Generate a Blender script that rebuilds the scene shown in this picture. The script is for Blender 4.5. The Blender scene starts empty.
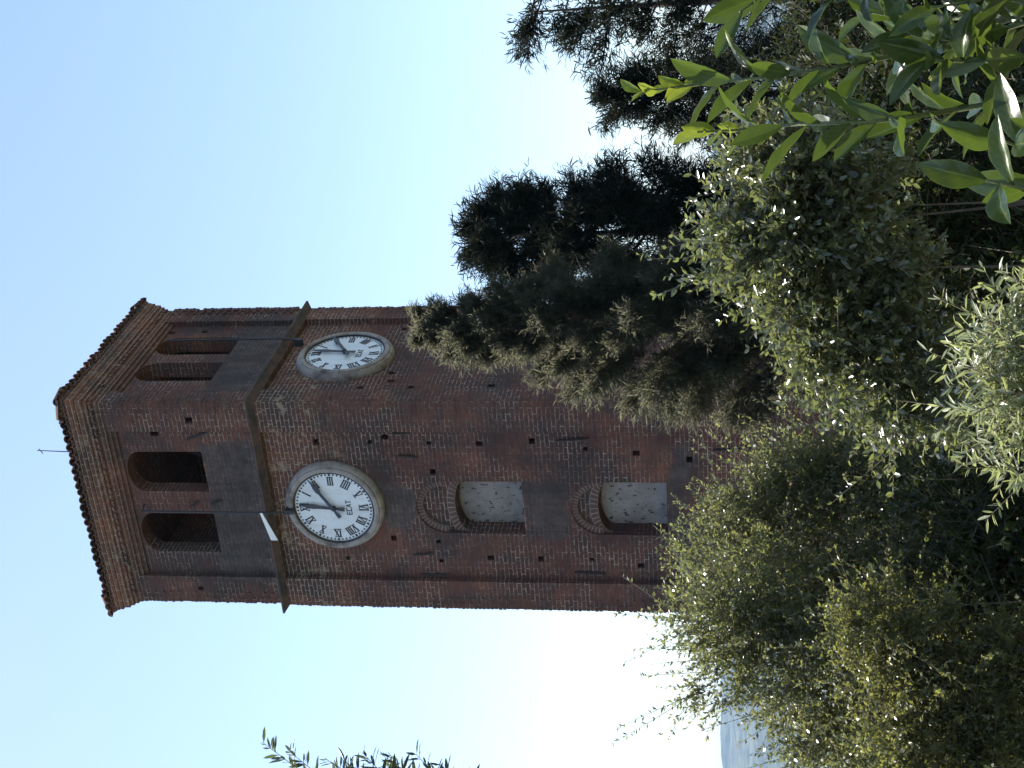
import bpy, bmesh, math, random
import numpy as np
from mathutils import Vector, Matrix

random.seed(7)
RNG = np.random.default_rng(11)
scene = bpy.context.scene
COL = scene.collection
R = math.radians

# ------------------------------------------------------------------ camera
EYE = Vector((0.0, 0.0, 3.4))
F_PX, PITCH, ROLL = 1450.0, 0.1607, -0.0054
fw = Vector((0, math.cos(PITCH), math.sin(PITCH)))
up0 = Vector((0, -math.sin(PITCH), math.cos(PITCH)))
rt0 = Vector((1, 0, 0))
RT = rt0 * math.cos(ROLL) + up0 * math.sin(ROLL)      # upright right
UP = -rt0 * math.sin(ROLL) + up0 * math.cos(ROLL)     # upright up
cam_d = bpy.data.cameras.new('camera')
cam = bpy.data.objects.new('camera', cam_d)
COL.objects.link(cam)
cx, cy, cz = -UP, RT, -fw                              # phone held on its side
M = Matrix(((cx.x, cy.x, cz.x, EYE.x), (cx.y, cy.y, cz.y, EYE.y), (cx.z, cy.z, cz.z, EYE.z), (0, 0, 0, 1)))
cam.matrix_world = M
cam_d.sensor_width = 36.0
cam_d.lens = 36.0 * F_PX / 1024.0
cam_d.clip_start = 0.05
cam_d.clip_end = 20000
scene.camera = cam

# ------------------------------------------------------------------ light
SUN_EL, SUN_AZ = R(60), R(-52)                         # azimuth from +Y, negative = left
world = bpy.data.worlds.new('World')
scene.world = world
world.use_nodes = True
wn = world.node_tree
sky = wn.nodes.new('ShaderNodeTexSky')
sky.sky_type = 'NISHITA'
sky.sun_disc = False
sky.sun_elevation = SUN_EL
sky.sun_rotation = SUN_AZ
sky.air_density = 1.0
sky.dust_density = 1.0
sky.ozone_density = 1.5
bg = wn.nodes['Background']
bg.inputs['Strength'].default_value = 0.096
wn.links.new(sky.outputs[0], bg.inputs[0])
sd = bpy.data.lights.new('sun', 'SUN')
sd.energy = 4.4
sd.angle = R(0.53)
sd.color = (1.0, 0.95, 0.87)
sun = bpy.data.objects.new('sun', sd)
COL.objects.link(sun)
sdir = Vector((math.sin(SUN_AZ) * math.cos(SUN_EL), math.cos(SUN_AZ) * math.cos(SUN_EL), math.sin(SUN_EL)))
sun.rotation_euler = (-sdir).to_track_quat('-Z', 'Y').to_euler()
sun.location = (0, 0, 40)

scene.view_settings.view_transform = 'Standard'
scene.view_settings.look = 'None'
scene.view_settings.exposure = 1.38
scene.view_settings.gamma = 1.0
scene.view_settings.use_curve_mapping = False
scene.render.engine = 'CYCLES'
scene.cycles.max_bounces = 6
scene.cycles.transmission_bounces = 4
scene.cycles.volume_bounces = 1
scene.cycles.use_denoising = True
scene.cycles.sample_clamp_indirect = 6.0

def W(X, Y, d):
    """a place seen at upright picture position X, Y from the phone, d metres ahead"""
    return EYE + fw * d + RT * ((X - 384.0) * d / F_PX) + UP * ((512.0 - Y) * d / F_PX)

# ------------------------------------------------------------------ helpers
def tag(o, label=None, cat=None, group=None, kind=None):
    if label: o['label'] = label
    if cat: o['category'] = cat
    if group: o['group'] = group
    if kind: o['kind'] = kind
    return o

def empty(name, loc, rz=0.0):
    o = bpy.data.objects.new(name, None)
    COL.objects.link(o)
    o.location = loc
    o.rotation_euler = (0, 0, rz)
    o.empty_display_size = 0.3
    return o

class MB:
    def __init__(s):
        s.v, s.f, s.uv = [], [], []
    def add(s, vs, fs):
        b = len(s.v)
        s.v += [tuple(v) for v in vs]
        s.f += [tuple(i + b for i in f) for f in fs]
        return s
    def box(s, x0, x1, y0, y1, z0, z1):
        return s.add([(x0, y0, z0), (x1, y0, z0), (x1, y1, z0), (x0, y1, z0), (x0, y0, z1), (x1, y0, z1), (x1, y1, z1), (x0, y1, z1)],
                     [(0, 3, 2, 1), (4, 5, 6, 7), (0, 1, 5, 4), (1, 2, 6, 5), (2, 3, 7, 6), (3, 0, 4, 7)])
    def prism(s, pts, fn, d0, d1):
        """polygon pts (u,v) extruded between depths d0 (back) and d1 (front); fn(u,v,w) -> xyz"""
        n = len(pts)
        vs = [fn(u, v, d0) for u, v in pts] + [fn(u, v, d1) for u, v in pts]
        fs = [tuple(range(n - 1, -1, -1)), tuple(range(n, 2 * n))]
        fs += [(i, (i + 1) % n, n + (i + 1) % n, n + i) for i in range(n)]
        return s.add(vs, fs)
    def tube(s, pts, rads, sides=6, cap=True):
        pts = [Vector(p) for p in pts]
        n = len(pts)
        ring = []
        ref = Vector((0.31, 0.77, 0.55))
        for i, p in enumerate(pts):
            t = (pts[min(i + 1, n - 1)] - pts[max(i - 1, 0)])
            t = t.normalized() if t.length > 1e-9 else Vector((0, 0, 1))
            a = t.cross(ref)
            if a.length < 1e-3: a = t.cross(Vector((1, 0, 0)))
            a.normalize()
            b = t.cross(a)
            r = rads[i] if hasattr(rads, '__len__') else rads
            ring.append([p + a * (r * math.cos(2 * math.pi * k / sides)) + b * (r * math.sin(2 * math.pi * k / sides)) for k in range(sides)])
        vs = [v for rr in ring for v in rr]
        fs = []
        for i in range(n - 1):
            for k in range(sides):
                k2 = (k + 1) % sides
                fs.append((i * sides + k, i * sides + k2, (i + 1) * sides + k2, (i + 1) * sides + k))
        if cap:
            fs.append(tuple(range(sides - 1, -1, -1)))
            fs.append(tuple((n - 1) * sides + k for k in range(sides)))
        return s.add(vs, fs)
    def lathe(s, prof, fn=lambda x, y, z: (x, y, z), n=48):
        """profile of (radius, height) turned about the axis"""
        vs, fs = [], []
        m = len(prof)
        for k in range(n):
            a = 2 * math.pi * k / n
            for r, h in prof:
                vs.append(fn(r * math.cos(a), r * math.sin(a), h))
        for k in range(n):
            k2 = (k + 1) % n
            for i in range(m - 1):
                fs.append((k * m + i, k2 * m + i, k2 * m + i + 1, k * m + i + 1))
        return s.add(vs, fs)
    def build(s, name, mat, parent=None, smooth=False, boxuv=False):
        me = bpy.data.meshes.new(name)
        me.from_pydata(s.v, [], s.f)
        me.update()
        if mat: me.materials.append(mat)
        o = bpy.data.objects.new(name, me)
        COL.objects.link(o)
        if parent: o.parent = parent
        if smooth:
            me.polygons.foreach_set('use_smooth', [True] * len(me.polygons))
        if boxuv: box_uv(me)
        return o

def box_uv(me):
    """wall-plane coordinates in metres: along the wall, and height"""
    uv = me.uv_layers.new(name='UVMap') if not me.uv_layers else me.uv_layers[0]
    for p in me.polygons:
        n = p.normal
        for li in p.loop_indices:
            v = me.vertices[me.loops[li].vertex_index].co
            if abs(n.z) > 0.85: uv.data[li].uv = (v.x, v.y)
            elif abs(n.x) > abs(n.y): uv.data[li].uv = (v.y + 0.07, v.z)
            else: uv.data[li].uv = (v.x, v.z)

# ------------------------------------------------------------------ materials
def new_mat(name):
    m = bpy.data.materials.new(name)
    m.use_nodes = True
    nt = m.node_tree
    return m, nt, nt.nodes['Principled BSDF']

def N(nt, kind, **kw):
    n = nt.nodes.new(kind)
    for k, v in kw.items(): setattr(n, k, v)
    return n

def ramp(nt, src, p0, p1, c0=(0, 0, 0, 1), c1=(1, 1, 1, 1)):
    r = N(nt, 'ShaderNodeValToRGB')
    r.color_ramp.elements[0].position = p0
    r.color_ramp.elements[0].color = c0
    r.color_ramp.elements[1].position = p1
    r.color_ramp.elements[1].color = c1
    nt.links.new(src, r.inputs[0])
    return r.outputs[0]

def noise(nt, vec, scale, detail=4, rough=0.6, out=0):
    n = N(nt, 'ShaderNodeTexNoise')
    n.inputs['Scale'].default_value = scale
    n.inputs['Detail'].default_value = detail
    n.inputs['Roughness'].default_value = rough
    nt.links.new(vec, n.inputs['Vector'])
    return n.outputs[out]

def mixc(nt, fac, a, b, mode='MIX'):
    m = N(nt, 'ShaderNodeMix', data_type='RGBA', blend_type=mode)
    for sock, val in ((m.inputs[0], fac), (m.inputs[6], a), (m.inputs[7], b)):
        if hasattr(val, 'is_output'): nt.links.new(val, sock)
        elif isinstance(val, (int, float)): sock.default_value = val
        else: sock.default_value = (*val, 1)
    return m.outputs[2]

def math_n(nt, op, a, b=None, clamp=False):
    m = N(nt, 'ShaderNodeMath', operation=op, use_clamp=clamp)
    for i, v in enumerate((a, b)):
        if v is None: continue
        if hasattr(v, 'is_output'): nt.links.new(v, m.inputs[i])
        else: m.inputs[i].default_value = v
    return m.outputs[0]

GREY_AREAS = [  # axis, from, to, height from, to: grey repairs and infill (left face along x, right face along y)
    (0, -3.70, -0.86, 11.70, 12.86), (1, 0.42, 3.42, 11.70, 12.84),
    (0, -2.74, -1.62, 6.42, 7.20), (0, -3.60, -0.95, 4.38, 4.66), (0, -2.5, -1.85, 9.14, 9.5), (0, -2.6, -1.7, 9.3, 9.7)]
def brick_mat(name, c1, c2, orange, mortar, grime, mortar_cover=(0.36, 0.58), grime_amt=0.75, pale_zone=True):
    m, nt, bs = new_mat(name)
    tc = N(nt, 'ShaderNodeTexCoord')
    ob = tc.outputs['Object']
    uv = N(nt, 'ShaderNodeUVMap').outputs[0]
    wob = noise(nt, ob, 7.0, 3, 0.6, 1)
    sub = N(nt, 'ShaderNodeVectorMath', operation='SUBTRACT'); nt.links.new(wob, sub.inputs[0]); sub.inputs[1].default_value = (0.5, 0.5, 0.5)
    sc = N(nt, 'ShaderNodeVectorMath', operation='SCALE'); nt.links.new(sub.outputs[0], sc.inputs[0]); sc.inputs['Scale'].default_value = 0.035
    ad = N(nt, 'ShaderNodeVectorMath', operation='ADD'); nt.links.new(uv, ad.inputs[0]); nt.links.new(sc.outputs[0], ad.inputs[1])
    def brick(msize, smooth):
        b = N(nt, 'ShaderNodeTexBrick')
        b.offset = 0.5
        nt.links.new(ad.outputs[0], b.inputs['Vector'])
        b.inputs['Scale'].default_value = 1.0
        b.inputs['Brick Width'].default_value = 0.235
        b.inputs['Row Height'].default_value = 0.075
        b.inputs['Mortar Size'].default_value = msize
        b.inputs['Mortar Smooth'].default_value = smooth
        b.inputs['Bias'].default_value = -0.1
        b.inputs['Color1'].default_value = (0, 0, 0, 1)
        b.inputs['Color2'].default_value = (1, 1, 1, 1)
        b.inputs['Mortar'].default_value = (0.5, 0.5, 0.5, 1)
        return b
    b = brick(0.0075, 0.35)
    rnd, fac = b.outputs['Color'], b.outputs['Fac']
    base = mixc(nt, rnd, c1, c2)
    # single orange bricks and orange patches
    on = noise(nt, ob, 0.9, 3, 0.55)
    om = math_n(nt, 'MULTIPLY', ramp(nt, on, 0.55, 0.72), 0.55)
    om2 = math_n(nt, 'MULTIPLY', ramp(nt, rnd, 0.72, 0.95), 0.45)
    base = mixc(nt, math_n(nt, 'MAXIMUM', om, om2), base, orange)
    sp = N(nt, 'ShaderNodeSeparateXYZ'); nt.links.new(ob, sp.inputs[0])
    z = sp.outputs[2]
    if pale_zone:
        # the weathered band just under the ledge, and the cornice, are more orange and chalky
        d = math_n(nt, 'ABSOLUTE', math_n(nt, 'SUBTRACT', z, 11.15))
        zone = ramp(nt, math_n(nt, 'ADD', d, math_n(nt, 'MULTIPLY', math_n(nt, 'SUBTRACT', noise(nt, ob, 1.6, 4), 0.5), 1.6)), 0.35, 0.95, (1, 1, 1, 1), (0, 0, 0, 1))
        zc = ramp(nt, math_n(nt, 'ADD', z, math_n(nt, 'MULTIPLY', math_n(nt, 'SUBTRACT', noise(nt, ob, 2.2, 4), 0.5), 0.8)), 0, 1)
        mr = N(nt, 'ShaderNodeMapRange'); nt.links.new(z, mr.inputs[0])
        mr.inputs[1].default_value = 14.2; mr.inputs[2].default_value = 14.75
        zone2 = mr.outputs[0]
        base = mixc(nt, math_n(nt, 'MULTIPLY', math_n(nt, 'MAXIMUM', math_n(nt, 'MULTIPLY', zone, 0.5), zone2), 0.5), base, orange)
    # grime
    gn = noise(nt, ob, 0.75, 6, 0.62)
    streak = N(nt, 'ShaderNodeMapping'); streak.inputs['Scale'].default_value = (2.4, 2.4, 0.35); nt.links.new(ob, streak.inputs['Vector'])
    gn2 = noise(nt, streak.outputs[0], 1.3, 5, 0.65)
    gm = math_n(nt, 'MAXIMUM', ramp(nt, gn, 0.46, 0.60), math_n(nt, 'MULTIPLY', ramp(nt, gn2, 0.50, 0.68), 0.8))
    gm = math_n(nt, 'MULTIPLY', gm, grime_amt)
    base = mixc(nt, gm, base, grime)
    # broad drift of tone and worn paler bricks
    drift = noise(nt, ob, 0.45, 3, 0.6)
    base = mixc(nt, 0.7, base, ramp(nt, drift, 0.32, 0.68, (0.36, 0.35, 0.36, 1), (0.66, 0.62, 0.60, 1)), 'OVERLAY')
    worn = math_n(nt, 'MULTIPLY', ramp(nt, noise(nt, ob, 6.5, 5, 0.7), 0.60, 0.70), 0.45)
    base = mixc(nt, worn, base, (0.20, 0.145, 0.12))
    fine = noise(nt, ob, 38, 3, 0.7)
    base = mixc(nt, 0.45, base, ramp(nt, fine, 0.25, 0.75, (0.35, 0.35, 0.35, 1), (0.75, 0.75, 0.75, 1)), 'OVERLAY')
    # grey cement and grey brick repairs
    sp2 = N(nt, 'ShaderNodeSeparateXYZ'); nt.links.new(ob, sp2.inputs[0])
    en = math_n(nt, 'MULTIPLY', math_n(nt, 'SUBTRACT', noise(nt, ob, 3.2, 6, 0.75), 0.5), 0.75)
    gmask = None
    for ax, a0, a1, z0, z1 in GREY_AREAS:
        da = math_n(nt, 'SUBTRACT', math_n(nt, 'ABSOLUTE', math_n(nt, 'SUBTRACT', sp2.outputs[ax], (a0 + a1) / 2)), (a1 - a0) / 2)
        dz = math_n(nt, 'SUBTRACT', math_n(nt, 'ABSOLUTE', math_n(nt, 'SUBTRACT', sp2.outputs[2], (z0 + z1) / 2)), (z1 - z0) / 2)
        dd = math_n(nt, 'ADD', math_n(nt, 'MAXIMUM', da, dz), en)
        mr2 = N(nt, 'ShaderNodeMapRange'); nt.links.new(dd, mr2.inputs[0])
        mr2.inputs[1].default_value = -0.05; mr2.inputs[2].default_value = 0.06; mr2.inputs[3].default_value = 1.0; mr2.inputs[4].default_value = 0.0
        gmask = mr2.outputs[0] if gmask is None else math_n(nt, 'MAXIMUM', gmask, mr2.outputs[0])
    gcol = mixc(nt, ramp(nt, noise(nt, ob, 5, 5, 0.7), 0.35, 0.65), (0.050, 0.041, 0.040), (0.120, 0.100, 0.090))
    gcol = mixc(nt, math_n(nt, 'MULTIPLY', ramp(nt, gn2, 0.42, 0.6), 0.6), gcol, (0.04, 0.034, 0.034))
    base = mixc(nt, math_n(nt, 'MULTIPLY', gmask, 0.80), base, gcol)
    # mortar, crumbled away in places
    mn = noise(nt, ob, 1.15, 5, 0.65)
    mcov = ramp(nt, mn, mortar_cover[0], mortar_cover[1], (0.02, 0.02, 0.02, 1))
    mn2 = ramp(nt, noise(nt, ob, 9, 4, 0.75), 0.40, 0.60, (0.04, 0.04, 0.04, 1))
    mk = math_n(nt, 'MULTIPLY', math_n(nt, 'MULTIPLY', fac, mcov), mn2)
    mk = math_n(nt, 'MULTIPLY', mk, math_n(nt, 'SUBTRACT', 1.0, math_n(nt, 'MULTIPLY', gmask, 0.72)))
    if pale_zone:
        mk = math_n(nt, 'MAXIMUM', mk, math_n(nt, 'MULTIPLY', math_n(nt, 'MULTIPLY', fac, math_n(nt, 'MAXIMUM', zone, zone2)), math_n(nt, 'ADD', math_n(nt, 'MULTIPLY', mn2, 0.75), 0.2)))
    base = mixc(nt, mk, base, mortar)
    if pale_zone:
        # lime smears left between the bricks
        pl = math_n(nt, 'MULTIPLY', ramp(nt, noise(nt, ob, 4.5, 5, 0.7), 0.56, 0.64), math_n(nt, 'MULTIPLY', math_n(nt, 'MAXIMUM', zone, math_n(nt, 'MULTIPLY', zone2, 0.5)), 0.8))
        base = mixc(nt, pl, base, (0.33, 0.25, 0.18))
    nt.links.new(base, bs.inputs['Base Color'])
    bs.inputs['Roughness'].default_value = 0.92
    bs.inputs['Specular IOR Level'].default_value = 0.2
    h = math_n(nt, 'ADD', math_n(nt, 'MULTIPLY', fac, -0.6), math_n(nt, 'MULTIPLY', fine, 0.5))
    bp = N(nt, 'ShaderNodeBump'); bp.inputs['Strength'].default_value = 0.7; bp.inputs['Distance'].default_value = 0.012
    nt.links.new(h, bp.inputs['Height']); nt.links.new(bp.outputs[0], bs.inputs['Normal'])
    return m

def stone_mat(name, ca, cb, scale=3.0, rough=0.85, pits=False, bump=0.3, metal=0.0, p=(0.35, 0.65), stain=0.0):
    m, nt, bs = new_mat(name)
    tc = N(nt, 'ShaderNodeTexCoord')
    ob = tc.outputs['Object']
    c = mixc(nt, ramp(nt, noise(nt, ob, scale, 6, 0.65), *p), ca, cb)
    if stain:
        stv = N(nt, 'ShaderNodeMapping'); stv.inputs['Scale'].default_value = (5, 5, 0.9); nt.links.new(ob, stv.inputs['Vector'])
        c = mixc(nt, math_n(nt, 'MULTIPLY', ramp(nt, noise(nt, stv.outputs[0], 1.0, 5, 0.65), 0.5, 0.72), stain), c, (0.30, 0.24, 0.19))
    fine = noise(nt, ob, scale * 14, 3, 0.7)
    c = mixc(nt, 0.35, c, ramp(nt, fine, 0.3, 0.7, (0.3, 0.3, 0.3, 1), (0.7, 0.7, 0.7, 1)), 'OVERLAY')
    if pits:
        mp = N(nt, 'ShaderNodeMapping'); mp.inputs['Scale'].default_value = (1, 1, 0.6); nt.links.new(ob, mp.inputs['Vector'])
        pn = ramp(nt, noise(nt, mp.outputs[0], 15, 3, 0.55), 0.585, 0.63)
        c = mixc(nt, pn, c, (0.05, 0.045, 0.045))
        edge = ramp(nt, noise(nt, ob, 2.2, 4, 0.6), 0.56, 0.7)
        c = mixc(nt, math_n(nt, 'MULTIPLY', edge, 0.55), c, (0.13, 0.11, 0.10))
    nt.links.new(c, bs.inputs['Base Color'])
    bs.inputs['Roughness'].default_value = rough
    bs.inputs['Metallic'].default_value = metal
    bp = N(nt, 'ShaderNodeBump'); bp.inputs['Strength'].default_value = bump; bp.inputs['Distance'].default_value = 0.01
    nt.links.new(fine, bp.inputs['Height']); nt.links.new(bp.outputs[0], bs.inputs['Normal'])
    return m

def leaf_mat(name, dark, light, back, trans, rough=0.4, spec=0.5, tmix=0.35, midrib=None, dry=None):
    """dark..light by the leaf's own tone attribute; paler underside; light passes through the blade"""
    m, nt, bs = new_mat(name)
    at = N(nt, 'ShaderNodeAttribute', attribute_name='tone')
    c = mixc(nt, at.outputs['Fac'], dark, light)
    geo = N(nt, 'ShaderNodeNewGeometry')
    c2 = mixc(nt, geo.outputs['Backfacing'], c, back) if back else c
    if midrib:
        uv = N(nt, 'ShaderNodeUVMap')
        sp = N(nt, 'ShaderNodeSeparateXYZ'); nt.links.new(uv.outputs[0], sp.inputs[0])
        av = math_n(nt, 'ABSOLUTE', sp.outputs[1])
        c2 = mixc(nt, ramp(nt, av, 0.02, 0.10, (1, 1, 1, 1), (0, 0, 0, 1)), c2, midrib)
        c2 = mixc(nt, math_n(nt, 'MULTIPLY', ramp(nt, av, 0.90, 0.97), 0.6), c2, midrib)
        ve = N(nt, 'ShaderNodeTexWave', wave_type='BANDS', bands_direction='X'); ve.inputs['Scale'].default_value = 2.2
        cmb = N(nt, 'ShaderNodeCombineXYZ'); nt.links.new(math_n(nt, 'SUBTRACT', sp.outputs[0], math_n(nt, 'MULTIPLY', av, 0.25)), cmb.inputs[0])
        nt.links.new(cmb.outputs[0], ve.inputs['Vector'])
        c2 = mixc(nt, math_n(nt, 'MULTIPLY', ramp(nt, ve.outputs['Fac'], 0.75, 1.0), 0.18), c2, midrib)
        tcn = N(nt, 'ShaderNodeTexCoord')
        c2 = mixc(nt, 0.6, c2, ramp(nt, noise(nt, tcn.outputs['Object'], 40, 5, 0.65), 0.3, 0.7, (0.3, 0.3, 0.3, 1), (0.7, 0.7, 0.7, 1)), 'OVERLAY')
        c2 = mixc(nt, ramp(nt, noise(nt, tcn.outputs['Object'], 110, 2, 0.5), 0.70, 0.74), c2, (0.13, 0.10, 0.035))
    if dry:
        c2 = mixc(nt, ramp(nt, at.outputs['Fac'], 0.955, 0.97), c2, dry)
    nt.links.new(c2, bs.inputs['Base Color'])
    bs.inputs['Roughness'].default_value = rough
    bs.inputs['Specular IOR Level'].default_value = spec
    tr = N(nt, 'ShaderNodeBsdfTranslucent')
    tcol = mixc(nt, at.outputs['Fac'], tuple(x * 0.7 for x in trans), trans)
    nt.links.new(tcol, tr.inputs['Color'])
    mx = N(nt, 'ShaderNodeMixShader'); mx.inputs[0].default_value = tmix
    nt.links.new(bs.outputs[0], mx.inputs[1]); nt.links.new(tr.outputs[0], mx.inputs[2])
    nt.links.new(mx.outputs[0], nt.nodes['Material Output'].inputs['Surface'])
    return m

MAT = {}
MAT['brick'] = brick_mat('weathered_brick', (0.135, 0.058, 0.044), (0.074, 0.043, 0.039), (0.22, 0.088, 0.046), (0.47, 0.38, 0.30), (0.050, 0.041, 0.039), mortar_cover=(0.40, 0.60))
MAT['voussoir'] = stone_mat('arch_brick', (0.085, 0.045, 0.041), (0.125, 0.062, 0.050), 7)
MAT['mortar'] = stone_mat('lime_mortar', (0.34, 0.26, 0.20), (0.22, 0.16, 0.13), 6)
MAT['ledge'] = stone_mat('mossy_ledge', (0.115, 0.068, 0.056), (0.045, 0.038, 0.036), 4.0, bump=0.8, p=(0.42, 0.6))
MAT['plaster'] = stone_mat('niche_plaster', (0.33, 0.285, 0.26), (0.22, 0.18, 0.165), 2.0, pits=True)
MAT['cement'] = stone_mat('dark_cement', (0.105, 0.085, 0.08), (0.065, 0.055, 0.055), 2.5)
MAT['clock_stone'] = stone_mat('clock_surround_stone', (0.36, 0.31, 0.28), (0.13, 0.105, 0.095), 3.4, bump=0.8, p=(0.46, 0.66))
MAT['dial'] = stone_mat('white_enamel', (0.80, 0.80, 0.80), (0.74, 0.74, 0.75), 1.5, rough=0.35, bump=0.02, stain=0.28)
MAT['black'] = stone_mat('black_paint', (0.018, 0.017, 0.02), (0.03, 0.028, 0.03), 8, rough=0.6, bump=0.1)
MAT['hand'] = stone_mat('dark_hand_metal', (0.03, 0.025, 0.035), (0.045, 0.04, 0.05), 8, rough=0.5, bump=0.1)
MAT['iron'] = stone_mat('rusted_iron', (0.03, 0.022, 0.022), (0.05, 0.032, 0.028), 12, rough=0.8)
MAT['tile'] = stone_mat('old_roof_tile', (0.19, 0.09, 0.065), (0.09, 0.06, 0.05), 4)
MAT['sheet'] = stone_mat('white_sheet_metal', (0.80, 0.80, 0.78), (0.72, 0.72, 0.70), 3, rough=0.5, bump=0.05)
MAT['bronze'] = stone_mat('bell_bronze', (0.10, 0.085, 0.06), (0.07, 0.08, 0.065), 5, rough=0.5, metal=0.7)
MAT['wood'] = stone_mat('old_beam_wood', (0.12, 0.085, 0.06), (0.07, 0.05, 0.04), 4)
MAT['bark'] = stone_mat('bark', (0.11, 0.08, 0.06), (0.06, 0.045, 0.038), 9, bump=0.8)
MAT['twig'] = stone_mat('twig_bark', (0.16, 0.13, 0.09), (0.09, 0.08, 0.05), 9)
MAT['greenstem'] = stone_mat('green_stem', (0.13, 0.15, 0.05), (0.09, 0.10, 0.04), 9, rough=0.5)
MAT['whitewash'] = stone_mat('whitewashed_wall', (0.78, 0.77, 0.74), (0.62, 0.60, 0.57), 2)

# ------------------------------------------------------------------ ground and hills
def terrain_z(x, y):
    r = math.hypot(x, y)
    t = min(max((y - 1.0) / 12.0, 0), 1)
    z = 1.8 * (1 - t * t * (3 - 2 * t))
    if r > 45:
        k = min((r - 45) / 330.0, 1)
        z -= 95 * k * k * (3 - 2 * k)
    return z

def build_ground():
    rs = [0, 1, 2, 3, 4.5, 6, 8, 10, 12, 14, 17, 20, 24, 28, 33, 40, 48, 60, 75, 95, 120, 160, 210, 270, 340, 420, 550, 800, 1200, 1800, 2600, 4200, 7000]
    na = 96
    vs, fs = [], []
    for r in rs:
        for k in range(na):
            a = 2 * math.pi * k / na
            x, y = r * math.cos(a), r * math.sin(a)
            z = terrain_z(x, y)
            if 3 < r < 60: z += 0.05 * math.sin(x * 1.3) * math.cos(y * 0.9)
            vs.append((x, y, z))
    for i in range(len(rs) - 1):
        for k in range(na):
            k2 = (k + 1) % na
            fs.append((i * na + k, (i + 1) * na + k, (i + 1) * na + k2, i * na + k2))
    me = bpy.data.meshes.new('ground')
    me.from_pydata(vs, [], fs)
    bm = bmesh.new(); bm.from_mesh(me); bmesh.ops.remove_doubles(bm, verts=bm.verts, dist=1e-5)
    bmesh.ops.recalc_face_normals(bm, faces=bm.faces); bm.to_mesh(me); bm.free()
    m, nt, bs = new_mat('grassy_earth')
    ob = N(nt, 'ShaderNodeTexCoord').outputs['Object']
    c = mixc(nt, ramp(nt, noise(nt, ob, 0.6, 6), 0.4, 0.62), (0.045, 0.06, 0.022), (0.10, 0.085, 0.05))
    far = mixc(nt, ramp(nt, noise(nt, ob, 0.02, 5), 0.45, 0.55), (0.06, 0.085, 0.03), (0.17, 0.17, 0.08))
    ln = N(nt, 'ShaderNodeVectorMath', operation='LENGTH'); nt.links.new(ob, ln.inputs[0])
    mr = N(nt, 'ShaderNodeMapRange'); nt.links.new(ln.outputs['Value'], mr.inputs[0]); mr.inputs[1].default_value = 40; mr.inputs[2].default_value = 120
    nt.links.new(mixc(nt, mr.outputs[0], c, far), bs.inputs['Base Color'])
    bs.inputs['Roughness'].default_value = 0.95
    bp = N(nt, 'ShaderNodeBump'); bp.inputs['Strength'].default_value = 0.6
    nt.links.new(noise(nt, ob, 9, 6, 0.7), bp.inputs['Height']); nt.links.new(bp.outputs[0], bs.inputs['Normal'])
    me.materials.append(m)
    me.polygons.foreach_set('use_smooth', [True] * len(me.polygons))
    o = bpy.data.objects.new('ground', me); COL.objects.link(o)
    tag(o, 'grassy earth under the shrubs and trees', 'ground', kind='structure')

def build_hills():
    """long ridge across the valley"""
    nx, ny = 160, 40
    vs, fs = [], []
    for j in range(ny):
        for i in range(nx):
            x = -3200 + 6400 * i / (nx - 1)
            y = 1700 + 1500 * j / (ny - 1)
            t = j / (ny - 1)
            prof = math.sin(min(t / 0.75, 1.0) * math.pi / 2) ** 1.3 if t < 0.75 else math.cos((t - 0.75) / 0.25 * math.pi / 2) ** 0.6
            ridge = 150 + 9 * math.sin(x * 0.0031 + 1) + 6 * math.sin(x * 0.0093) + 4 * math.sin(x * 0.027 + 2)
            z = -97 + ridge * prof + 7 * math.sin(x * 0.006 + y * 0.011) * prof + 4 * math.sin(x * 0.021 - y * 0.017) * prof
            vs.append((x, y, z))
    for j in range(ny - 1):
        for i in range(nx - 1):
            a = j * nx + i
            fs.append((a, a + 1, a + nx + 1, a + nx))
    me = bpy.data.meshes.new('hills'); me.from_pydata(vs, [], fs)
    m, nt, bs = new_mat('wooded_fields')
    ob = N(nt, 'ShaderNodeTexCoord').outputs['Object']
    c = mixc(nt, ramp(nt, noise(nt, ob, 0.03, 6, 0.65), 0.45, 0.55), (0.008, 0.016, 0.014), (0.075, 0.08, 0.05))
    v = N(nt, 'ShaderNodeTexVoronoi'); v.inputs['Scale'].default_value = 0.035; nt.links.new(ob, v.inputs['Vector'])
    c = mixc(nt, 0.45, c, ramp(nt, v.outputs['Color'], 0.2, 0.9, (0.015, 0.028, 0.022, 1), (0.09, 0.095, 0.065, 1)))
    nt.links.new(c, bs.inputs['Base Color']); bs.inputs['Roughness'].default_value = 0.95
    me.materials.append(m)
    me.polygons.foreach_set('use_smooth', [True] * len(me.polygons))
    o = bpy.data.objects.new('hills', me); COL.objects.link(o)
    tag(o, 'hazy blue wooded hills across the valley', 'hills', kind='structure')

def build_haze():
    mb = MB().box(-7500, 7500, -7500, 7500, -140, 130)
    m = bpy.data.materials.new('valley_haze'); m.use_nodes = True
    nt = m.node_tree
    nt.nodes.remove(nt.nodes['Principled BSDF'])
    pv = N(nt, 'ShaderNodeVolumePrincipled')
    pv.inputs['Color'].default_value = (0.36, 0.62, 1.0, 1)
    pv.inputs['Density'].default_value = HAZE
    nt.links.new(pv.outputs[0], nt.nodes['Material Output'].inputs['Volume'])
    o = mb.build('haze', m)
    tag(o, 'pale blue haze over the valley', 'haze', kind='stuff')

HAZE = 0.00011
build_ground()
build_hills()
build_haze()

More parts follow.
